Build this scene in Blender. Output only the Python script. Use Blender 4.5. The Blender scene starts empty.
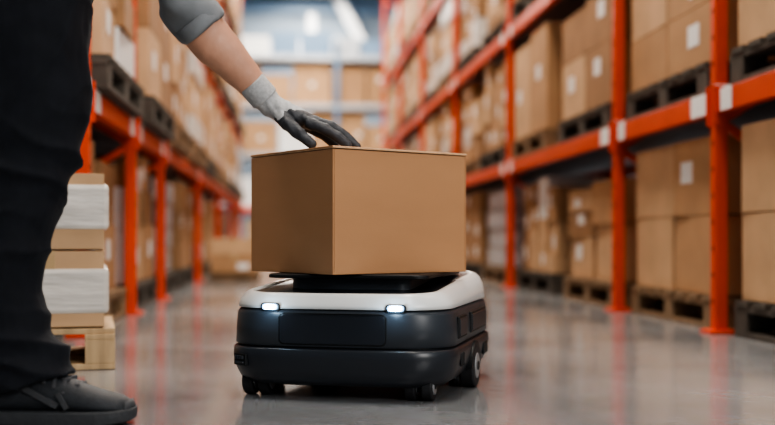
import bpy, bmesh, math, random
from mathutils import Vector, Matrix, noise
random.seed(7)
rad=math.radians
YAW=rad(5.3)
def F(x,y,z=0):
    return Vector((x*math.cos(YAW)+y*math.sin(YAW), -x*math.sin(YAW)+y*math.cos(YAW), z))
SC=bpy.context.scene
COL=SC.collection
try: SC.view_settings.look='AgX - High Contrast'
except Exception: pass
# ---------------------------------------------------------------- materials
def mat(name,color,rough=.6,metal=0,var=0.0,vscale=8,bump=0,bscale=60,emit=None,estr=0,coat=0,stretch=None,spec=.5,sheen=0):
    m=bpy.data.materials.new(name); m.use_nodes=True
    nt=m.node_tree; b=nt.nodes['Principled BSDF']
    b.inputs['Base Color'].default_value=(*color,1)
    b.inputs['Roughness'].default_value=rough
    b.inputs['Metallic'].default_value=metal
    b.inputs['Specular IOR Level'].default_value=spec
    if coat: b.inputs['Coat Weight'].default_value=coat; b.inputs['Coat Roughness'].default_value=.08
    if sheen: b.inputs['Sheen Weight'].default_value=sheen
    if emit:
        b.inputs['Emission Color'].default_value=(*emit,1); b.inputs['Emission Strength'].default_value=estr
    if var or bump:
        tc=nt.nodes.new('ShaderNodeTexCoord'); mp=nt.nodes.new('ShaderNodeMapping')
        nt.links.new(tc.outputs['Object'],mp.inputs['Vector'])
        if stretch: mp.inputs['Scale'].default_value=stretch
    if var:
        n=nt.nodes.new('ShaderNodeTexNoise'); n.inputs['Scale'].default_value=vscale; n.inputs['Detail'].default_value=4
        nt.links.new(mp.outputs['Vector'],n.inputs['Vector'])
        r=nt.nodes.new('ShaderNodeValToRGB')
        r.color_ramp.elements[0].position=.3; r.color_ramp.elements[1].position=.7
        r.color_ramp.elements[0].color=(*[c*(1-var) for c in color],1)
        r.color_ramp.elements[1].color=(*[min(1,c*(1+var)) for c in color],1)
        nt.links.new(n.outputs['Fac'],r.inputs['Fac']); nt.links.new(r.outputs['Color'],b.inputs['Base Color'])
    if bump:
        n2=nt.nodes.new('ShaderNodeTexNoise'); n2.inputs['Scale'].default_value=bscale; n2.inputs['Detail'].default_value=3
        nt.links.new(mp.outputs['Vector'],n2.inputs['Vector'])
        bp=nt.nodes.new('ShaderNodeBump'); bp.inputs['Strength'].default_value=bump; bp.inputs['Distance'].default_value=.01
        nt.links.new(n2.outputs['Fac'],bp.inputs['Height']); nt.links.new(bp.outputs['Normal'],b.inputs['Normal'])
    return m
M={}
M['card1']=mat('cardboard_tan',(.47,.28,.15),.8,var=.10,vscale=5)
M['card2']=mat('cardboard_light',(.58,.38,.225),.8,var=.10,vscale=5)
M['card3']=mat('cardboard_dark',(.36,.205,.105),.8,var=.12,vscale=5)
M['tape']=mat('packing_tape',(.52,.36,.2),.3)
M['label']=mat('paper_label',(.8,.8,.78),.6)
M['wrap']=mat('stretch_wrap',(.64,.60,.55),.3,var=.16,vscale=5,bump=.35,bscale=12,stretch=(1,1,5))
M['greywrap']=mat('grey_wrapped_goods',(.42,.44,.47),.3,var=.25,vscale=6,bump=.4,bscale=16)
M['hero']=mat('kraft_cardboard',(.42,.222,.110),.72,var=.05,vscale=3,bump=.05,bscale=160,stretch=(1,1,3))
M['hero_edge']=mat('cardboard_edge',(.54,.34,.20),.8,var=.15,vscale=60)
M['orange']=mat('orange_rack_paint',(.70,.08,.024),.38,var=.06)
M['hole']=mat('slot_dark',(.03,.01,.006),.8)
M['steel']=mat('galvanised_steel',(.45,.47,.5),.4,metal=.7)
M['wood']=mat('pallet_wood',(.26,.17,.10),.85,var=.3,vscale=6,stretch=(1,6,1))
M['wood2']=mat('pallet_wood_grey',(.10,.085,.07),.85,var=.3,vscale=6,stretch=(1,6,1))
M['woodl']=mat('pallet_wood_new',(.48,.34,.20),.75,var=.2,vscale=6,stretch=(6,1,1))
M['white']=mat('white_paint',(.86,.88,.9),.5)
M['wall']=mat('wall_panel_paint',(.22,.28,.35),.7,var=.15,vscale=1)
M['bluegrey']=mat('duct_paint',(.15,.24,.36),.5)
M['ceil']=mat('ceiling_paint',(.22,.25,.29),.8,var=.05,vscale=1)

def newobj(name,me,parent=None):
    o=bpy.data.objects.new(name,me); COL.objects.link(o)
    if parent: o.parent=parent
    return o
def empty(name,loc=(0,0,0),rz=0):
    e=bpy.data.objects.new(name,None); e.empty_display_size=.1; COL.objects.link(e)
    e.location=loc; e.rotation_euler=(0,0,rz); return e

class MB:
    def __init__(s): s.v=[];s.f=[];s.m=[];s.mats=[]
    def mi(s,k):
        if k not in s.mats: s.mats.append(k)
        return s.mats.index(k)
    def box(s,c,d,k,rz=0,R=None):
        b=len(s.v); h=[x/2 for x in d]; c=Vector(c)
        R=R or (Matrix.Rotation(rz,3,'Z') if rz else None)
        for sx,sy,sz in((-1,-1,-1),(1,-1,-1),(1,1,-1),(-1,1,-1),(-1,-1,1),(1,-1,1),(1,1,1),(-1,1,1)):
            p=Vector((sx*h[0],sy*h[1],sz*h[2]))
            if R: p=R@p
            s.v.append(c+p)
        i=s.mi(k)
        for q in((0,3,2,1),(4,5,6,7),(0,1,5,4),(1,2,6,5),(2,3,7,6),(3,0,4,7)):
            s.f.append([b+a for a in q]); s.m.append(i)
    def bar(s,a,b_,w,t,k):
        a=Vector(a);b_=Vector(b_); d=b_-a; L=d.length; z=d.normalized()
        x=Vector((1,0,0)) if abs(z.x)<.9 else Vector((0,1,0))
        y=z.cross(x).normalized(); x=y.cross(z).normalized()
        R=Matrix((x,y,z)).transposed()
        s.box((a+b_)/2,(w,t,L),k,R=R)
    def rings(s,rings,k,cap=True,flip=False):
        i=s.mi(k); b=len(s.v); n=len(rings[0])
        for r in rings: s.v+= [Vector(p) for p in r]
        for j in range(len(rings)-1):
            for a in range(n):
                q=[b+j*n+a,b+j*n+(a+1)%n,b+(j+1)*n+(a+1)%n,b+(j+1)*n+a]
                s.f.append(q[::-1] if flip else q); s.m.append(i)
        if cap:
            s.f.append([b+a for a in range(n)][::-1]); s.m.append(i)
            s.f.append([b+(len(rings)-1)*n+a for a in range(n)]); s.m.append(i)
    def cyl(s,c,r,h,axis,k,n=24,prof=None):
        c=Vector(c); ax={'X':(1,0,0),'Y':(0,1,0),'Z':(0,0,1)}[axis]; z=Vector(ax)
        x=Vector((0,0,1)) if axis!='Z' else Vector((1,0,0)); y=z.cross(x)
        prof=prof or [(-h/2,r*.92),(-h/2+.1*h,r),(h/2-.1*h,r),(h/2,r*.92)]
        s.rings([[c+z*t+x*rr*math.cos(2*math.pi*a/n)+y*rr*math.sin(2*math.pi*a/n) for a in range(n)] for t,rr in prof],k)
    def loft(s,secs,ref,k='x',n=24,p=2.0):
        ref=Vector(ref); R=[]
        for i,(c,a,b) in enumerate(secs):
            c=Vector(c); c0=Vector(secs[max(0,i-1)][0]); c1=Vector(secs[min(len(secs)-1,i+1)][0])
            t=(c1-c0).normalized(); u=(ref-t*ref.dot(t)).normalized(); w=t.cross(u)
            ring=[]
            for q in range(n):
                th=2*math.pi*q/n; cs,sn=math.cos(th),math.sin(th)
                ring.append(c+u*a*math.copysign(abs(cs)**(2/p),cs)+w*b*math.copysign(abs(sn)**(2/p),sn))
            R.append(ring)
        s.rings(R,k)
    def ball(s,c,r,k='x',n=20,m=12,R=None):
        c=Vector(c); r=r if hasattr(r,'__len__') else (r,r,r); rs=[]
        for j in range(m+1):
            ph=-math.pi/2+math.pi*(j+.02 if j==0 else (j-.02 if j==m else j))/m
            ring=[]
            for a in range(n):
                th=2*math.pi*a/n
                p=Vector((r[0]*math.cos(ph)*math.cos(th),r[1]*math.cos(ph)*math.sin(th),r[2]*math.sin(ph)))
                if R: p=R@p
                ring.append(c+p)
            rs.append(ring)
        s.rings(rs,k)
    def mesh(s,name,smooth=False):
        me=bpy.data.meshes.new(name); me.from_pydata([tuple(p) for p in s.v],[],s.f)
        for k in s.mats:
            if k in M: me.materials.append(M[k])
        if s.mats and s.mats[0] in M: me.polygons.foreach_set('material_index',s.m)
        bm=bmesh.new(); bm.from_mesh(me); bmesh.ops.recalc_face_normals(bm,faces=bm.faces); bm.to_mesh(me); bm.free()
        if smooth: me.polygons.foreach_set('use_smooth',[True]*len(me.polygons))
        me.update(); return me
    def obj(s,name,parent=None,bevel=0,smooth=False,segs=2):
        o=newobj(name,s.mesh(name,smooth),parent)
        if bevel:
            b=o.modifiers.new('bevel','BEVEL'); b.width=bevel; b.segments=segs; b.limit_method='ANGLE'; b.angle_limit=rad(40)
        return o
def remeshed(mb,name,vox,smooth=4,parent=None,material=None,disp=None,matfun=None,mats=None):
    o=newobj(name+'_tmp',mb.mesh(name+'_tmp'))
    r=o.modifiers.new('r','REMESH'); r.mode='VOXEL'; r.voxel_size=vox
    if smooth:
        q=o.modifiers.new('s','SMOOTH'); q.factor=.5; q.iterations=smooth
    dg=bpy.context.evaluated_depsgraph_get(); ev=o.evaluated_get(dg)
    me=bpy.data.meshes.new_from_object(ev); me.name=name
    bpy.data.objects.remove(o)
    me.materials.clear()
    for m_ in (mats or [material]): me.materials.append(m_)
    if disp:
        nn=[Vector(v.normal) for v in me.vertices]
        for v,n_ in zip(me.vertices,nn):
            v.co=v.co+n_*disp(v.co.copy(),n_)
    if matfun:
        for p in me.polygons: p.material_index=matfun(p.center,p.normal)
    else:
        me.polygons.foreach_set('material_index',[0]*len(me.polygons))
    me.polygons.foreach_set('use_smooth',[True]*len(me.polygons)); me.update()
    return newobj(name,me,parent)

# ---------------------------------------------------------------- room
XL,XR,Y0,Y1,H=-4.2,5.0,-4.0,27.0,7.0
def slab(name,c,d,m):
    mb=MB(); M['_t']=m; mb.box(c,d,'_t'); return mb.obj(name)
fm=bpy.data.materials.new('sealed_concrete'); fm.use_nodes=True; nt=fm.node_tree; b=nt.nodes['Principled BSDF']
tc=nt.nodes.new('ShaderNodeTexCoord'); n1=nt.nodes.new('ShaderNodeTexNoise'); n1.inputs['Scale'].default_value=1.3; n1.inputs['Detail'].default_value=6
n2=nt.nodes.new('ShaderNodeTexNoise'); n2.inputs['Scale'].default_value=22; n2.inputs['Detail'].default_value=5
for n in(n1,n2): nt.links.new(tc.outputs['Object'],n.inputs['Vector'])
r1=nt.nodes.new('ShaderNodeValToRGB'); r1.color_ramp.elements[0].color=(.155,.165,.18,1); r1.color_ramp.elements[1].color=(.255,.265,.285,1)
r1.color_ramp.elements[0].position=.3; r1.color_ramp.elements[1].position=.7
mx=nt.nodes.new('ShaderNodeMix'); mx.data_type='RGBA'; mx.blend_type='MULTIPLY'; mx.inputs[0].default_value=.35
nt.links.new(n1.outputs['Fac'],r1.inputs['Fac']); nt.links.new(r1.outputs['Color'],mx.inputs[6]); nt.links.new(n2.outputs['Color'],mx.inputs[7])
hs=nt.nodes.new('ShaderNodeHueSaturation'); hs.inputs['Saturation'].default_value=.35; hs.inputs['Value'].default_value=1.25
nt.links.new(mx.outputs[2],hs.inputs['Color']); nt.links.new(hs.outputs['Color'],b.inputs['Base Color'])
r2=nt.nodes.new('ShaderNodeMapRange'); r2.inputs['To Min'].default_value=.05; r2.inputs['To Max'].default_value=.22
nt.links.new(n1.outputs['Fac'],r2.inputs['Value']); nt.links.new(r2.outputs['Result'],b.inputs['Roughness'])
bp=nt.nodes.new('ShaderNodeBump'); bp.inputs['Strength'].default_value=.03; bp.inputs['Distance'].default_value=.01
nt.links.new(n2.outputs['Fac'],bp.inputs['Height']); nt.links.new(bp.outputs['Normal'],b.inputs['Normal'])
b.inputs['Specular IOR Level'].default_value=1.0
cx,cy=(XL+XR)/2,(Y0+Y1)/2
slab('floor',(cx,cy,-.1),(XR-XL+.4,Y1-Y0+.4,.2),fm)
slab('ceiling',(cx,cy,H+.1),(XR-XL+.4,Y1-Y0+.4,.2),M['ceil'])
slab('wall_left',(XL-.1,cy,H/2),(.2,Y1-Y0,H),M['wall'])
slab('wall_right',(XR+.1,cy,H/2),(.2,Y1-Y0,H),M['wall'])
slab('wall_far',(cx,Y1+.1,H/2),(XR-XL,.2,H),M['wall'])
slab('wall_near',(cx,Y0-.1,H/2),(XR-XL,.2,H),M['wall'])
mb=MB(); mb.box((cx,Y1-.2,5.05),(XR-XL-.1,.25,.36),'white'); mb.bar((.9,Y1-.45,6.9),(2.5,Y1-.45,3.9),.24,.2,'white'); mb.bar((-3.4,Y1-.45,3.9),(-1.9,Y1-.45,6.9),.24,.2,'white')
for x in(-1.9,.6,3.6): mb.box((x,Y1-.08,H/2),(.22,.14,H),'white')
mb.box((cx,Y1-.1,6.2),(XR-XL-.1,.15,.5),'bluegrey'); mb.box((cx,Y1-.08,4.2),(XR-XL-.1,.12,.6),'bluegrey')
mb.obj('trim_steel_bracing')

# ---------------------------------------------------------------- racks
LV=[.92,1.90,2.95]
def rack(name,xf,sgn,frames,top=4.6):
    xb=xf+sgn*1.0; mb=MB(); pw=.048
    for y in frames:
        for x in(xf,xb):
            mb.box((x,y,top/2+.004),(pw,pw,top-.008),'orange')
            mb.box((x,y,.006),(.11,.11,.012),'orange')
        z=.12
        while z<top:
            mb.box((xf-sgn*(pw/2),y,z),(.003,.010,.02),'hole')
            z+=.1
        z=.2;k=0
        while z<top-.7:
            a,b_=(xf,xb) if k%2 else (xb,xf)
            mb.bar((a,y,z),(b_,y,z+.6),.03,.03,'orange'); z+=.6;k+=1
    for i in range(len(frames)-1):
        ya,yb=frames[i]+pw/2,frames[i+1]-pw/2
        for z in LV:
            for x in(xf,xb):
                mb.box((x,(ya+yb)/2,z-.045),(.045,yb-ya,.085),'orange')
            for yy in(ya+.004,yb-.004):
                mb.box((xf-sgn*.015,yy,z-.06),(.045,.01,.15),'orange')
            mb.box(((xf+xb)/2,(ya+yb)/2,z-.006),(.95,yb-ya-.01,.008),'steel')
            mb.box((xf-sgn*.025,ya+.12,z-.045),(.004,.15,.085),'label')
            mb.box((xf-sgn*.025,yb-.10,z-.045),(.004,.10,.085),'label')
        for z in LV[:1]: mb.box((xf-sgn*.0,frames[i]-pw/2-.002,z-.03),(.06,.003,.10),'label')
    return mb.obj(name,bevel=.003)
RX,LX=1.63,-.74
FR=[2.7,3.95,5.2,7.8,10.4,13.0,15.6,18.2]
FL=[4.0,5.2,6.4,9.0,11.6,14.2,16.8]
rack('pallet_rack',RX,1,FR); rack('pallet_rack',LX,-1,FL)

def pallet_mesh(w,d,k,name='wooden_pallet'):
    mb=MB()
    nb=7
    for i in range(nb):
        mb.box((0,-d/2+d*(i+.5)/nb,.12),(w,d/nb*.68,.02),k)
    for x in(-w/2+.05,0,w/2-.05):
        mb.box((x,0,.1),(.09,d,.02),k)
        for y in(-d/2+.06,0,d/2-.06): mb.box((x,y,.055),(.09,.11,.07),k)
        mb.box((x,0,.01),(.09,d,.02),k)
    return mb.mesh(name)
PM=[pallet_mesh(.92,1.02,'wood'),pallet_mesh(.92,1.02,'wood2'),pallet_mesh(.92,1.02,'wood2')]

def addbox(mb,c,d,k,r,rz=0,tape=True,label=True):
    mb.box(c,d,k,rz)
    R=Matrix.Rotation(rz,3,'Z'); c=Vector(c)
    if tape:
        mb.box(c+Vector((0,0,d[2]/2)),(.05,d[1]+.003,.002),'tape',rz)
        for s in(-1,1): mb.box(c+R@Vector((0,s*d[1]/2,d[2]*.38)),(.05,.003,d[2]*.24),'tape',rz)
    if label and r.random()<.55:
        for s in(-1,1):
            mb.box(c+R@Vector((s*d[0]/2,r.uniform(-.2,.2)*d[1],r.uniform(-.15,.2)*d[2])),(.003,min(.12,d[1]*.3),min(.09,d[2]*.4)),'label',rz)
            mb.box(c+R@Vector((r.uniform(-.25,.25)*d[0],s*d[1]/2,r.uniform(-.15,.2)*d[2])),(min(.1,d[0]*.3),.003,min(.08,d[2]*.4)),'label',rz)
def stack_mesh(seed,w,d,hmax,kind='card'):
    r=random.Random(seed); mb=MB()
    if kind=='card':
        nx,ny=r.choice([(1,2),(2,2),(2,2),(2,3)]); nl=r.choice([1,2,2,3])
        h=hmax*r.uniform(.85,.99)/nl; bk=r.choice(['card1','card2','card1','card3'])
        for l in range(nl):
            for i in range(nx):
                for j in range(ny):
                    if l==nl-1 and nl>1 and r.random()<.15: continue
                    k=bk if r.random()<.75 else r.choice(['card1','card2','card3'])
                    hh=h if l<nl-1 else h*r.uniform(.8,1)
                    bw,bd=w/nx-.012,d/ny-.014
                    addbox(mb,(-w/2+w*(i+.5)/nx,-d/2+d*(j+.5)/ny,l*h+hh/2),(bw,bd,hh-.004),k,r,rz=r.uniform(-.015,.015))
    elif kind=='duo':
        h=hmax*.47
        for l in range(2):
            for i in range(2):
                for j in range(2):
                    addbox(mb,(-w/2+w*(i+.5)/2,-d/2+d*(j+.5)/2,l*h+h/2),(w/2-.012,d/2-.03,h-.004),('card1','card2')[(i+j)%2],r,rz=r.uniform(-.03,.03),label=(l==1))
    elif kind=='mess':
        nx,ny=2,r.choice([2,3,3,4])
        for i in range(nx):
            for j in range(ny):
                z=0; top=hmax*r.uniform(.78,1)
                while z<top-.09:
                    hh=min(r.uniform(.12,.32),top-z); s_=r.uniform(.88,.99)
                    k=r.choice(['card1','card2','card3','card1','card2','card3','card2','wrap' if r.random()<.8 else 'label'])
                    addbox(mb,(-w/2+w*(i+.5)/nx,-d/2+d*(j+.5)/ny,z+hh/2),((w/nx-.02)*s_,(d/ny-.02)*s_,hh-.003),k,r,rz=r.uniform(-.06,.06),tape=k.startswith('card'))
                    z+=hh
    elif kind=='wrap':
        nl=3; h=hmax*.92/nl
        for l in range(nl):
            for j in range(2):
                addbox(mb,(0,-d/2+d*(j+.5)/2,l*h+h/2),(w*.94,d/2-.02,h-.004),'card2',r)
            if l!=1: mb.box((0,0,l*h+h*.5),(w*.97,d*.985,h*.7),'wrap')
    else:
        nl=4; h=hmax*.88/nl
        for l in range(nl):
            for j in range(3):
                mb.box((r.uniform(-.01,.01),-d/2+d*(j+.5)/3,l*h+h/2),(w*.94,d/3-.02,h*.9),'greywrap')
            mb.box((0,0,l*h+h*.96),(w*.9,d*.95,h*.06),'label')
    return mb.mesh('cardboard_box_stack')
SM={}
for hk,hm in(('low',.68),('mid',.76),('top',.84)):
    SM[hk]=[stack_mesh(100+i*7+len(hk)*3+int(hm*100),.88,1.0,hm) for i in range(7)]+[stack_mesh(300+i+int(hm*100),.88,1.0,hm,'mess') for i in range(5)]+[stack_mesh(55,.88,1.0,hm,'wrap'),stack_mesh(56,.88,1.0,hm,'grey'),stack_mesh(57,.88,1.0,hm,'duo')]
rr=random.Random(21)
def load(xc,yc,z,hk,side,idx=None,pi=None,sx=1):
    p=newobj('wooden_pallet',PM[rr.randrange(3) if pi is None else pi]); p.location=(xc,yc,z+.001)
    ch=rr.choice(list(range(12))+[7,8,9,10,11,7,8,9,12,13] if hk!='low' else list(range(14))+[7,9,11])
    if idx is None: idx=ch
    s=newobj('cardboard_box_stack',SM[hk][idx]); s.location=(xc,yc,z+.133)
    if side<0: s.rotation_euler=(0,0,math.pi)
FIX={(1,0,0,0):14,(1,1,0,0):14,(1,2,0,0):9,(1,2,0,1):7,(1,0,1,0):14,(1,3,0,0):13}
def fill(xf,sgn,frames,side,over=0):
    for i in range(len(frames)-1):
        ya,yb=frames[i],frames[i+1]; n=1 if yb-ya<1.5 else 2
        for li,z in enumerate([0]+LV):
            for k in range(n):
                yc=ya+(yb-ya)*(k+.5)/n
                load(xf+sgn*(.46-(over if li else 0)+rr.uniform(0,.03)),yc,z,('low','mid','top','top')[li],side,FIX.get((side,i,li,k)))
fill(RX,1,FR,1,.03); fill(LX,-1,FL,-1,.10)

# far cross-aisle rack with mixed goods
mb=MB()
for x in(-3.4,-1.2,1.0,3.2,4.6):
    for y in(22.0,23.0): mb.box((x,y,2.2),(.09,.09,4.4),'bluegrey')
for z in(1.0,2.1,3.1,4.1):
    for y in(22.0,23.0): mb.box((.6,y,z-.06),(8.0,.06,.11),'orange' if z<1.5 else 'steel')
    mb.box((.6,22.5,z-.004),(8.0,.94,.008),'steel')
mb.obj('storage_rack')
r=random.Random(5)
for li,(z,hh) in enumerate(((0,.85),(1.0,.95),(2.1,.88),(3.1,.9),(4.1,.5))):
    mb=MB(); x=-3.3
    while x<4.2:
        w=r.uniform(.4,.95); h=hh*r.uniform(.6,.98)
        k=r.choice(['card1','card2','card1','card2','card3','card3','label','greywrap'] if li<4 else ['bluegrey','greywrap','card3','label','card1'])
        addbox(mb,(x+w/2,22.5,z+.002+h/2),(w-.04,.8,h),k,r,tape=False)
        x+=w
    mb.obj('assorted_carton_row',bevel=.01)
# small floor stack standing in the aisle further down
e=empty('small_box_pile',(-.44,9.35,0),0)
mb=MB(); r=random.Random(9)
mb.box((0,0,.06),(.40,.7,.03),'wood')
for y in(-.3,0,.3): mb.box((0,y,.0225),(.40,.08,.045),'wood')
for j in range(2):
    for l in range(2): addbox(mb,(0,-.17+.34*j,.075+.07+.142*l),(.39,.33,.138),('card1','card2')[(j+l)%2],r)
mb.obj('boxes_on_skid',e,bevel=.004)

# ---------------------------------------------------------------- wrapped stack near the left
e=empty('wrapped_box_pallet',F(-1.14,3.10),rad(10))
mb=MB(); k='woodl'
W,D=.68,.5
for i in range(6): mb.box((0,-D/2+D*(i+.5)/6,.105),(W,.065,.016),k)
for x in(-W/2+.04,-.12,.12,W/2-.04):
    mb.box((x,0,.09),(.08,D,.014),k)
    for y in(-D/2+.045,0,D/2-.045): mb.box((x,y,.05),(.08,.09,.066),k)
for y in(-D/2+.045,0,D/2-.045): mb.box((0,y,.009),(W,.09,.016),k)
mb.obj('pallet',e,bevel=.002)
mb=MB(); r=random.Random(3)
for l in range(2):
    for i in range(2):
        addbox(mb,(-.1575+.315*i,0,.115+.212*(l+.5)),(.307,.47,.207),'card2',r,label=False)
mb.obj('boxes',e,bevel=.006)
mb=MB()
for z,h in((.215,.125),(.445,.125)): mb.box((0,0,z),(.648,.486,h),'wrap')
o=mb.obj('stretch_film',e,bevel=.012)

# ---------------------------------------------------------------- robot
def rrect(hw,hl,r,z,bow=.014,n=8):
    pts=[]
    for cxx,cyy,a0 in((hw-r,hl-r,0),(-hw+r,hl-r,90),(-hw+r,-hl+r,180),(hw-r,-hl+r,270)):
        for i in range(n+1):
            a=rad(a0+90*i/n); pts.append([cxx+r*math.cos(a),cyy+r*math.sin(a),z])
    out=[]
    for i,p in enumerate(pts):
        q=pts[(i+1)%len(pts)]
        out.append(p)
        if abs(q[0]-p[0])>.05 or abs(q[1]-p[1])>.05:
            for t in(.125,.25,.375,.5,.625,.75,.875): out.append([p[0]+(q[0]-p[0])*t,p[1]+(q[1]-p[1])*t,z])
    for p in out:
        if abs(p[0])<hw: p[1]+= math.copysign(bow*(1-(p[0]/hw)**2),p[1])
    return out
M['rb_dark']=mat('charcoal_plastic',(.024,.027,.033),.34,bump=.02,bscale=300,spec=.5)
M['rb_mid']=mat('graphite_plastic',(.035,.041,.050),.40)
M['rb_panel']=mat('front_panel_plastic',(.020,.023,.029),.25)
M['rb_white']=mat('white_gloss_plastic',(.60,.60,.585),.32,coat=.2)
M['rb_black']=mat('matte_black',(.005,.006,.007),.5)
M['rb_deck']=mat('black_deck_plastic',(.010,.011,.015),.3)
M['rubber']=mat('wheel_rubber',(.02,.02,.022),.6)
M['hub']=mat('wheel_hub',(.26,.265,.27),.4,metal=.3)
M['led']=mat('headlamp_led',(1,1,1),.3,emit=(.70,.87,1.0),estr=40)
M['ledrim']=mat('headlamp_halo',(.5,.6,.7),.3,emit=(.3,.58,1.0),estr=2.2)  # glowing rim that imitates the halo of bloom around each lamp
RB=empty('warehouse_robot',F(-.045,2.671),-rad(19.3)); RB.scale=(1.115,1.03,1)
mb=MB(); R=[]
for z,hw,hl,r_ in((.030,.190,.255,.07),(.033,.208,.278,.08),(.045,.224,.292,.088),(.07,.234,.301,.093),(.095,.237,.304,.093),(.110,.236,.303,.092),(.114,.234,.301,.091),(.1165,.230,.297,.09)):
    R.append(rrect(hw,hl,r_,z))
mb.rings(R,'rb_dark'); mb.obj('bumper',RB,smooth=True)
mb=MB(); R=[rrect(.226,.293,.088,z) for z in(.114,.122)]; mb.rings(R,'rb_black'); mb.obj('seam_band',RB)
mb=MB(); R=[]
for z,hw,hl in((.1195,.228,.296),(.1215,.232,.299),(.16,.231,.2985),(.190,.229,.2975),(.198,.226,.296),(.200,.223,.293)): R.append(rrect(hw,hl,.090,z))
mb.rings(R,'rb_mid'); mb.obj('mid_body',RB,smooth=True)
def slope(ring):
    for p in ring:
        k=max(0,min(1,(p[2]-.203)/.05)); p[2]+=k*(-.029+.037*(p[1]+.3)/.6)
    return ring
mb=MB(); R=[rrect(.220,.290,.088,z) for z in(.199,.205)]; mb.rings(R,'rb_black'); mb.obj('upper_seam',RB)
mb=MB(); R=[]
for z,hw,hl in((.2025,.221,.291),(.204,.227,.297),(.222,.226,.296),(.240,.223,.293),(.256,.215,.289),(.264,.206,.285),(.2665,.199,.281),(.2655,.193,.278),(.260,.190,.275),(.246,.186,.271)):
    R.append(slope(rrect(hw,hl,max(.03,.090-(.227-hw)*.8),z)))
mb.rings(R,'rb_white'); mb.obj('top_shell',RB,smooth=True)
mb=MB(); mb.rings([slope(rrect(.1895,.2745,.06,z)) for z in(.248,.2625)],'rb_deck')
mb.obj('deck',RB,bevel=.002)
mb=MB()
mb.rings([rrect(a,b_,.03,z,0) for a,b_,z in((.13,.18,.240),(.13,.18,.268))],'rb_mid')
mb.rings([rrect(a,b_,.03,z,0) for a,b_,z in((.162,.205,.2665),(.172,.215,.2675),(.172,.215,.2745),(.169,.212,.2768))],'rb_black')
mb.obj('lift_plate',RB,bevel=.001)
def fpatch(x0,x1,z0,z1,off,k,name,hw=.229,hl=.2985,r=.008,t=.004):
    mb=MB(); outl=[]
    for cxx,czz,a0 in((x1-r,z1-r,0),(x0+r,z1-r,90),(x0+r,z0+r,180),(x1-r,z0+r,270)):
        for i in range(5):
            a=rad(a0+90*i/4); outl.append((cxx+r*math.cos(a),czz+r*math.sin(a)))
    full=[]
    for i,p in enumerate(outl):
        q=outl[(i+1)%len(outl)]; full.append(p)
        if abs(q[0]-p[0])>.03:
            for j in range(1,10): full.append((p[0]+(q[0]-p[0])*j/10,p[1]+(q[1]-p[1])*j/10))
    yy=lambda x,o:-(hl+.014*(1-(x/hw)**2))-o
    mb.rings([[(x,yy(x,-.004),z) for x,z in full],[(x,yy(x,off),z) for x,z in full]],k)
    return mb.obj(name,RB,bevel=.0008)
fpatch(-.111,.111,.1235,.1945,.0012,'rb_black','front_panel_gasket',r=.012)
fpatch(-.108,.108,.1270,.1910,.0035,'rb_panel','front_panel',r=.01)
for i,sx in enumerate((-1,1)):
    x=sx*.129
    fpatch(x-.020,x+.020,.1985,.2155,.0022,'rb_black','headlamp_bezel_%d'%(i+1),r=.006)
    fpatch(x-.0165,x+.0165,.2005,.2138,.0040,'ledrim','headlamp_halo_%d'%(i+1),r=.006)
    fpatch(x-.012,x+.012,.202,.2125,.0050,'led','headlamp_%d'%(i+1),r=.005)
    l=bpy.data.lights.new('headlamp_glow','POINT'); l.energy=.12; l.color=(.55,.78,1); l.shadow_soft_size=.01
    lo=bpy.data.objects.new('headlamp_glow_%d'%(i+1),l); COL.objects.link(lo); lo.parent=RB; lo.location=(x,-.335,.207)
mb=MB()
for s in(-1,1):
    mb.box((s*.2315,-.14,.158),(.006,.10,.05),'rb_black'); mb.box((s*.2335,-.14,.158),(.006,.09,.04),'rb_dark')
    mb.box((s*.2315,.08,.158),(.006,.22,.05),'rb_black'); mb.box((s*.2335,.08,.158),(.006,.21,.04),'rb_dark')
    mb.box((s*.236,.16,.08),(.006,.06,.03),'rb_black')
    for y in(-.18,-.165,-.15): mb.box((s*.237,y,.085),(.004,.006,.03),'rb_black')
mb.obj('side_panels',RB,bevel=.002)
mb=MB(); Rz=Matrix.Rotation(rad(-36),3,'Z')
def cb(dx,dz,w,h,o,k): mb.box(Vector((-.196,-.289,.086))+Rz@Vector((dx,-o,dz)),(w,.012,h),k,R=Rz)
cb(0,0,.040,.026,.0,'rb_black')
for dx in(-.012,-.004,.004,.012): cb(dx,.005,.004,.008,.003,'rb_mid')
cb(0,-.006,.030,.004,.003,'rb_mid')
mb.obj('charging_port',RB,bevel=.0006)
def wheel(name,x,y,r,w):
    mb=MB(); mb.cyl((x,y,r),r,w,'X','rubber',32); mb.cyl((x,y,r),r*.62,w+.004,'X','hub',24); mb.cyl((x,y,r),r*.22,w+.008,'X','rb_black',16)
    mb.obj(name,RB,bevel=.001)
for i,(x,y) in enumerate(((-.178,-.232),(.165,-.240),(-.17,.235),(.17,.235))):
    for dx in(-.017,.017): wheel('caster_%d'%(i*2+(dx>0)+1),x+dx,y,.033,.022)
    mb=MB(); mb.box((x,y,.05),(.012,.03,.06),'rb_black'); mb.obj('caster_fork_%d'%(i+1),RB)
for i,s in enumerate((-1,1)):
    wheel('drive_wheel_%d'%(i+1),s*.226,.0,.052,.032)
    mb=MB(); n=20
    mb.rings([[(s*xx,.0+rr_*math.cos(math.pi*a/n),.052+rr_*math.sin(math.pi*a/n)) for a in range(n+1)] for xx,rr_ in((.222,.060),(.241,.060))],'rb_black'); mb.obj('wheel_arch_%d'%(i+1),RB)
mb=MB(); mb.rings([rrect(.17,.22,.04,z,0) for z in(.022,.034)],'rb_black'); mb.obj('chassis',RB)

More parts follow.
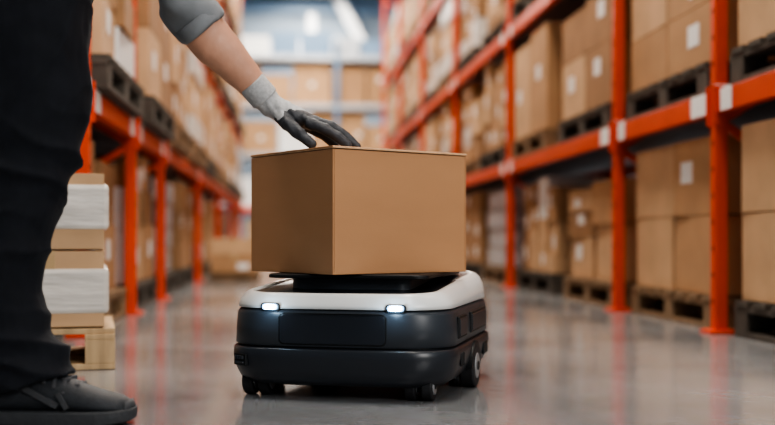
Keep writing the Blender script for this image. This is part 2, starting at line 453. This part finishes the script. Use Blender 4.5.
# ---------------------------------------------------------------- the carried carton
BX=empty('cardboard_box',F(-.074,2.662,.2775),rad(37-5.3))
bw,bd,bh=.394,.364,.290
mb=MB(); t=.004
mb.box((0,0,.003),(bw,bd,.006),'hero')
for s in(-1,1):
    mb.box((s*(bw/2-t/2),0,(bh-.006)/2),(t,bd,bh-.010),'hero'); mb.box((0,s*(bd/2-t/2),(bh-.006)/2),(bw-2*t-.0005,t,bh-.010),'hero')
mb.obj('walls',BX,bevel=.0018,segs=2)
mb=MB()
for s in(-1,1): mb.box((s*(bw/4+.0),0,bh-.009),(bw/2-.012,bd-.010,.003),'hero')
for s in(-1,1):
    mb.box((0,s*(bd/4+.0012),bh-.0030),(bw+.002,bd/2-.0015,.0040),'hero')
    mb.box((0,s*(bd/2+.0003),bh-.0042),(bw+.001,.003,.0045),'hero_edge')
    mb.box((s*(bw/2),0,bh-.0060),(.002,bd-.004,.0022),'hero_edge')
mb.obj('top_flaps',BX,bevel=.001)
mb=MB(); mb.box((0,0,bh-.0002),(bw-.01,.05,.0008),'tape')
mb.obj('packing_tape',BX)

# ---------------------------------------------------------------- worker  (local frame: +X is where he faces)
WK=empty('warehouse_worker',(0,0,0),-YAW)
M['trouser']=mat('black_work_trousers',(.012,.0135,.018),.85,var=.15,vscale=30,bump=.15,bscale=500,spec=.3,sheen=.04)
M['shirt']=mat('grey_work_shirt',(.22,.23,.24),.85,var=.1,vscale=20,bump=.2,bscale=400)
M['skin']=mat('skin',(.55,.30,.205),.5,var=.07,vscale=25,bump=.06,bscale=120)
M['hair']=mat('dark_hair',(.03,.02,.014),.6,bump=.6,bscale=120,stretch=(1,1,.2))
M['knit']=mat('glove_knit',(.46,.46,.46),.9,var=.12,vscale=150,bump=.5,bscale=350)
M['coat']=mat('glove_nitrile_coating',(.052,.055,.062),.55,var=.15,vscale=60,bump=.25,bscale=220)
M['shoe']=mat('shoe_upper',(.028,.031,.036),.65,var=.2,vscale=40,bump=.25,bscale=300)
M['sole']=mat('shoe_sole',(.05,.052,.056),.7,bump=.2,bscale=90)
M['lace']=mat('shoe_lace',(.07,.07,.075),.8)
M['eye']=mat('eye_white',(.8,.8,.78),.2); M['iris']=mat('eye_iris',(.06,.035,.02),.2)
mb=MB()
mb.loft([((-.702,2.10,.072),.080,.098),((-.710,2.10,.10),.080,.097),((-.735,2.10,.16),.076,.085),((-.752,2.10,.26),.074,.078),((-.737,2.10,.36),.078,.081),((-.717,2.105,.44),.083,.084),((-.700,2.11,.52),.088,.096),((-.688,2.115,.62),.094,.106),((-.692,2.12,.72),.100,.109),((-.705,2.135,.83),.105,.114),((-.72,2.15,.92),.10,.12)],(0,1,0))
mb.loft([((-1.035,2.42,.068),.078,.095),((-1.04,2.42,.10),.078,.092),((-1.05,2.42,.16),.075,.083),((-1.04,2.415,.26),.073,.078),((-1.00,2.41,.36),.076,.081),((-.95,2.40,.46),.082,.086),((-.89,2.38,.55),.088,.093),((-.84,2.36,.66),.095,.10),((-.79,2.345,.78),.102,.112),((-.75,2.33,.92),.10,.12)],(0,1,0))
mb.loft([((-.75,2.24,.80),.10,.08),((-.745,2.24,.86),.17,.12),((-.735,2.24,.93),.185,.13),((-.71,2.243,1.0),.17,.118),((-.70,2.245,1.03),.165,.112)],(0,1,0))
def tfold(co,n):
    z=co.z; d=0
    def ridge(t): return 1-2*abs(math.sin(t/2))**.7
    hem=max(0,1-abs(z-.14)/.10); d+=hem*.009*ridge(z*125+co.x*30+3*noise.noise(co*9))
    shin=max(0,1-abs(z-.32)/.16); d+=shin*.006*ridge(z*62-co.x*45+5*noise.noise(co*6))
    kn=max(0,1-abs(z-.50)/.13); d+=kn*.008*ridge(z*66+co.x*55+4*noise.noise(co*7))
    th=max(0,1-abs(z-.74)/.18); d+=th*.007*ridge(z*34-co.x*60+5*noise.noise(co*5))
    d+=.004*noise.noise(co*22)
    return d-.001
remeshed(mb,'trousers',.006,3,WK,M['trouser'],tfold)
# shirt
mb=MB()
mb.loft([((-.735,2.24,.945),.185,.135),((-.70,2.245,1.02),.172,.125),((-.65,2.25,1.10),.168,.12),((-.58,2.26,1.21),.19,.125),((-.53,2.262,1.29),.20,.11),((-.495,2.265,1.345),.14,.085),((-.475,2.268,1.375),.068,.068),((-.462,2.27,1.395),.062,.062)],(0,1,0))
mb.loft([((-.54,2.37,1.27),.085,.085),((-.51,2.43,1.215),.078,.075),((-.495,2.465,1.08),.068,.066),((-.482,2.49,.96),.063,.062),((-.472,2.502,.905),.066,.064),((-.448,2.516,.878),.066,.062),((-.430,2.526,.852),.063,.060)],(1,0,0))
mb.loft([((-.54,2.16,1.28),.085,.085),((-.53,2.085,1.235),.076,.074),((-.63,2.01,1.18),.066,.064),((-.74,1.945,1.13),.062,.060),((-.765,1.935,1.10),.060,.058),((-.745,1.955,1.06),.055,.053)],(0,0,1))
def sfold(co,n): return .006*noise.noise(co*11)+.004*math.sin(co.z*70+co.x*40+4*noise.noise(co*8))
remeshed(mb,'shirt',.008,3,WK,M['shirt'],sfold)
mb=MB(); c=Vector((-.432,2.525,.855)); dn=Vector((.19,.1,-.216)).normalized()
mb.loft([(c-dn*.032,.062,.060),(c-dn*.030,.066,.063),(c-dn*.004,.067,.063),(c+dn*.004,.063,.059),(c+dn*.004,.052,.048)],(0,1,0),'shirt',32)
mb.obj('sleeve_hem',WK,smooth=True)
# bare left forearm
El=Vector((-.475,2.50,.90)); Wr=Vector((-.285,2.595,.684)); d=(Wr-El)
P=lambda t,off=(0,0,0): El+d*t+Vector(off)
mb=MB()
mb.loft([(P(.05),.042,.044),(P(.22,(-.002,0,-.002)),.048,.054),(P(.38,(-.003,0,-.003)),.046,.053),(P(.55),.041,.047),(P(.72),.035,.039),(P(.88),.030,.032),(P(1.0),.028,.029)],(0,1,0))
remeshed(mb,'forearm',.005,3,WK,M['skin'],lambda co,n:.0015*noise.noise(co*18)+.0012*noise.noise(Vector((co.x*12+co.z*12,co.y*60,co.x*50-co.z*50))))
# gloved left hand
mb=MB(); W0=Wr
mb.loft([(P(.86),.036,.034),(P(.93),.035,.032),((-.280,2.595,.680),.035,.030),((-.256,2.594,.666),.040,.028),((-.226,2.594,.654),.045,.026),((-.198,2.594,.643),.046,.021),((-.178,2.594,.634),.042,.016)],(0,1,0),n=28)
def finger(pts,rs):
    mb.loft([(p,r_,r_) for p,r_ in zip(pts,rs)],(0,1,0),n=16); mb.ball(pts[-1],rs[-1],n=14,m=10)
    for p,r_ in zip(pts[1:-1],rs[1:-1]): mb.ball(p,r_*1.05,n=14,m=10)
fr=(.0148,.0136,.0124,.0110)
finger([(-.192,2.558,.636),(-.148,2.549,.618),(-.117,2.546,.599),(-.094,2.544,.579)],fr)
finger([(-.188,2.583,.643),(-.138,2.580,.628),(-.101,2.579,.604),(-.074,2.578,.579)],fr)
finger([(-.192,2.609,.640),(-.145,2.612,.625),(-.112,2.614,.602),(-.088,2.615,.579)],fr)
finger([(-.200,2.632,.632),(-.164,2.641,.616),(-.140,2.646,.598),(-.124,2.649,.5785)],(.0130,.0118,.0108,.010))
finger([(-.258,2.573,.658),(-.236,2.546,.630),(-.206,2.529,.604),(-.178,2.522,.580)],(.019,.0170,.0145,.012))
def gm(c,n):
    w=.004*noise.noise(c*60)
    if c.x>-.185+w: return 1
    lim=-.255+(c.z-.640)*1.6+w
    if c.x>lim and c.z<.665: return 1
    if n.z<-.2 and c.x>-.27: return 1
    if c.y<2.552 and c.x>-.245: return 1
    return 0
remeshed(mb,'glove',.0022,3,WK,None,lambda co,n:.0012*noise.noise(co*70)+.0010*math.sin(co.x*260+co.z*120)*(1 if co.x<-.2 else .3),gm,[M['knit'],M['coat']])
mb=MB()
rs=[]
for i in range(15):
    t=.78+.012*i; rs.append((P(t),.0370+.0012*(i%2),.0350+.0012*(i%2)))
mb.loft(rs,(0,1,0),'knit',36); mb.obj('glove_cuff',WK,smooth=True)
# right forearm and gloved hand resting on the hip (out of the photograph's frame)
mb=MB()
mb.loft([((-.76,1.94,1.10),.042,.042),((-.72,1.97,1.05),.040,.040),((-.69,2.0,1.0),.030,.028)],(0,0,1))
remeshed(mb,'forearm_right',.006,2,WK,M['skin'])
mb=MB()
mb.loft([((-.695,1.995,1.01),.033,.03),((-.675,2.005,.985),.036,.022),((-.64,2.008,.965),.040,.019),((-.61,2.01,.955),.038,.015)],(0,0,1),n=20)
for i in range(4):
    z=.985-.022*i; finger([(-.615,2.01,z),(-.58,2.02,z-.004),(-.562,2.04,z-.006),(-.552,2.062,z-.008)],(.012,.011,.0105,.0095))
finger([(-.67,2.0,1.0),(-.655,2.0,1.03),(-.635,2.01,1.045),(-.615,2.025,1.052)],(.015,.014,.013,.011))
remeshed(mb,'glove_right',.003,2,WK,M['coat'])
# shoes
def shoe(name,hx,y,yaw):
    e=empty(name,(hx,y,0),yaw); e.parent=WK
    st=[(.000,.022,.060),(.008,.031,.082),(.03,.037,.10),(.07,.040,.112),(.11,.042,.114),(.145,.045,.104),(.18,.048,.088),(.215,.051,.073),(.245,.051,.064),(.27,.046,.058),(.288,.036,.052),(.297,.024,.045),(.3,.012,.038)]
    mb=MB(); R=[]
    for x,hw,h in st:
        z0=.022; ring=[]
        for q in range(28):
            a=2*math.pi*q/28; cs,sn=math.cos(a),math.sin(a); p_=2.6
            yy=hw*math.copysign(abs(cs)**(2/p_),cs)
            zz=z0+(h-z0)*(.5+.5*math.copysign(abs(sn)**(2/p_),sn))
            yy*= 1-.28*max(0,(zz-z0)/(h-z0)-.35)
            ring.append((x,yy,zz))
        R.append(ring)
    mb.rings(R,'shoe'); o=mb.obj('upper',e,smooth=True); s_=o.modifiers.new('s','SUBSURF'); s_.levels=1; s_.render_levels=1
    def outline(z,g,lift=0):
        pts=[]
        L=[(x,hw) for x,hw,h in st]
        f=[(x+(g if i>9 else (-g if i<2 else 0)),hw+g) for i,(x,hw) in enumerate(L)]
        for x,w_ in f: pts.append((x,-w_,z+lift*max(0,(x-.2)/.1)**2))
        for x,w_ in f[::-1]: pts.append((x,w_,z+lift*max(0,(x-.2)/.1)**2))
        return pts
    mb=MB(); mb.rings([outline(.0005,.001,.008),outline(.004,.005,.007),outline(.018,.006,.005),outline(.027,.006,.004),outline(.029,.002,.004)],'sole'); mb.obj('sole',e,bevel=.001)
    mb=MB()
    mb.loft([((.288,0,.022),.034,.01),((.296,0,.035),.032,.009),((.293,0,.046),.026,.008)],(0,1,0),'sole',16)
    mb.obj('toe_cap',e,smooth=True)
    mb=MB()
    for i in range(5):
        x=.140+.019*i; h=.110-.0088*i-.0006*i*i
        mb.bar((x-.004,-.024,h-.002),(x+.004,.024,h-.002),.008,.007,'lace'); mb.bar((x+.004,-.024,h-.002),(x-.004,.024,h-.002),.008,.007,'lace')
        for s in(-1,1): mb.bar((x,s*.024,h-.003),(x+.002,s*.042,h-.028),.007,.006,'lace')
    mb.obj('laces',e,bevel=.0015)
    mb=MB()
    for s in(-1,1):
        mb.bar((.10,s*.042,.075),(.17,s*.048,.040),.012,.004,'sole'); mb.bar((.17,s*.0475,.065),(.19,s*.051,.035),.010,.004,'sole')
    mb.obj('side_overlay',e,bevel=.001)
shoe('right_shoe',-.795,2.10,rad(-3)); shoe('left_shoe',-1.125,2.42,rad(5))
# head (bent towards the box, above the frame)
hd=empty('head',(-.375,2.29,1.50),0); hd.parent=WK; hd.rotation_euler=(0,rad(32),rad(8))
mb=MB()
mb.ball((-.012,0,.035),(.098,.077,.088)); mb.ball((.022,0,-.03),(.068,.058,.085)); mb.ball((.05,0,-.088),(.03,.03,.024))
mb.loft([((.082,0,.015),.008,.008),((.098,0,-.012),.011,.011),((.104,0,-.027),.016,.012),((.088,0,-.036),.014,.010)],(0,1,0))
for s in(-1,1):
    mb.ball((-.012,s*.078,-.012),(.018,.009,.032)); mb.ball((.083,s*.006,-.058),(.012,.018,.006)); mb.ball((.081,s*.005,-.069),(.012,.016,.007)); mb.ball((.072,s*.032,.02),(.018,.022,.007))
mb.loft([((-.02,0,-.03),.058,.058),((-.05,0,-.12),.055,.057),((-.075,0,-.19),.06,.062)],(0,1,0))
remeshed(mb,'face',.004,4,hd,M['skin'])
mb=MB()
for s in(-1,1): mb.ball((.078,s*.031,.0),(.013,.014,.010),'eye'); mb.ball((.0885,s*.031,-.001),(.004,.006,.006),'iris')
mb.obj('eyes',hd,smooth=True)
mb=MB(); mb.ball((-.024,0,.046),(.102,.084,.090)); mb.ball((-.055,0,-.01),(.062,.077,.075)); mb.ball((.045,0,.095),(.04,.055,.03))
for s in(-1,1): mb.ball((.086,s*.032,.018),(.006,.02,.004))
remeshed(mb,'hair',.005,2,hd,M['hair'],lambda co,n:.003*noise.noise(Vector((co.x*30,co.y*80,co.z*40))))

# ---------------------------------------------------------------- lights
M['lampw']=mat('lamp_housing',(.7,.7,.7),.5)
def lamp(x,y,z,sx,sy,e,col=(1,.92,.82),rot=(0,0,0)):
    p=empty('ceiling_lamp',(x,y,z)); p.rotation_euler=rot
    mb=MB(); mb.box((0,0,.06),(sx+.08,sy+.08,.08),'lampw')
    for s in(-1,1): mb.bar((0,s*sy*.4,.1),(0,s*sy*.4,max(.2,H-z) if rot==(0,0,0) else .3),.02,.02,'steel')
    mb.obj('housing',p)
    l=bpy.data.lights.new('panel','AREA'); l.shape='RECTANGLE'; l.size=sx; l.size_y=sy; l.energy=e; l.color=col
    o=bpy.data.objects.new('panel',l); COL.objects.link(o); o.parent=p; o.location=(0,0,0)
for y,e_ in((-2.2,95),(2.4,210),(7,245),(11.5,265),(16,290),(20.3,340),(24.8,360)):
    lamp(.45,y,6.2,1.2,2.6,e_)
for y in(3,10,17,24): 
    lamp(-3.0,y,6.3,.6,2.0,95); lamp(3.9,y,6.3,.6,2.0,95)
l=bpy.data.lights.new('added_key_light','AREA'); l.shape='RECTANGLE'; l.size=2.6; l.size_y=2.6; l.energy=300; l.color=(1,.97,.93)  # key light added behind the camera to brighten the carton's right face
o=bpy.data.objects.new('added_key_light',l); COL.objects.link(o)
o.location=(3.2,Y0+.12,3.0); o.rotation_euler=(rad(90),0,0)
mb=MB()
for x in(-1.35,1.35): mb.box((3.2+x,Y0+.06,3.0),(.1,.1,2.8),'white')
for z in(-1.35,1.35): mb.box((3.2,Y0+.06,3.0+z),(2.8,.1,.1),'white')
mb.obj('key_light_frame_1')  # frame made up around the added key light, no opening behind it
w=bpy.data.worlds.new('World'); SC.world=w; w.use_nodes=True
w.node_tree.nodes['Background'].inputs[0].default_value=(.6,.7,.8,1); w.node_tree.nodes['Background'].inputs[1].default_value=.3
# ---------------------------------------------------------------- camera
cd=bpy.data.cameras.new('cam'); cam=bpy.data.objects.new('camera',cd); COL.objects.link(cam)
cam.location=(0,0,.36); cam.rotation_euler=(rad(90),0,-YAW)
cd.lens=50; cd.sensor_width=36; cd.shift_y=.0329; cd.clip_start=.05
cd.dof.use_dof=True; cd.dof.focus_distance=2.42; cd.dof.aperture_fstop=1.6
SC.camera=cam
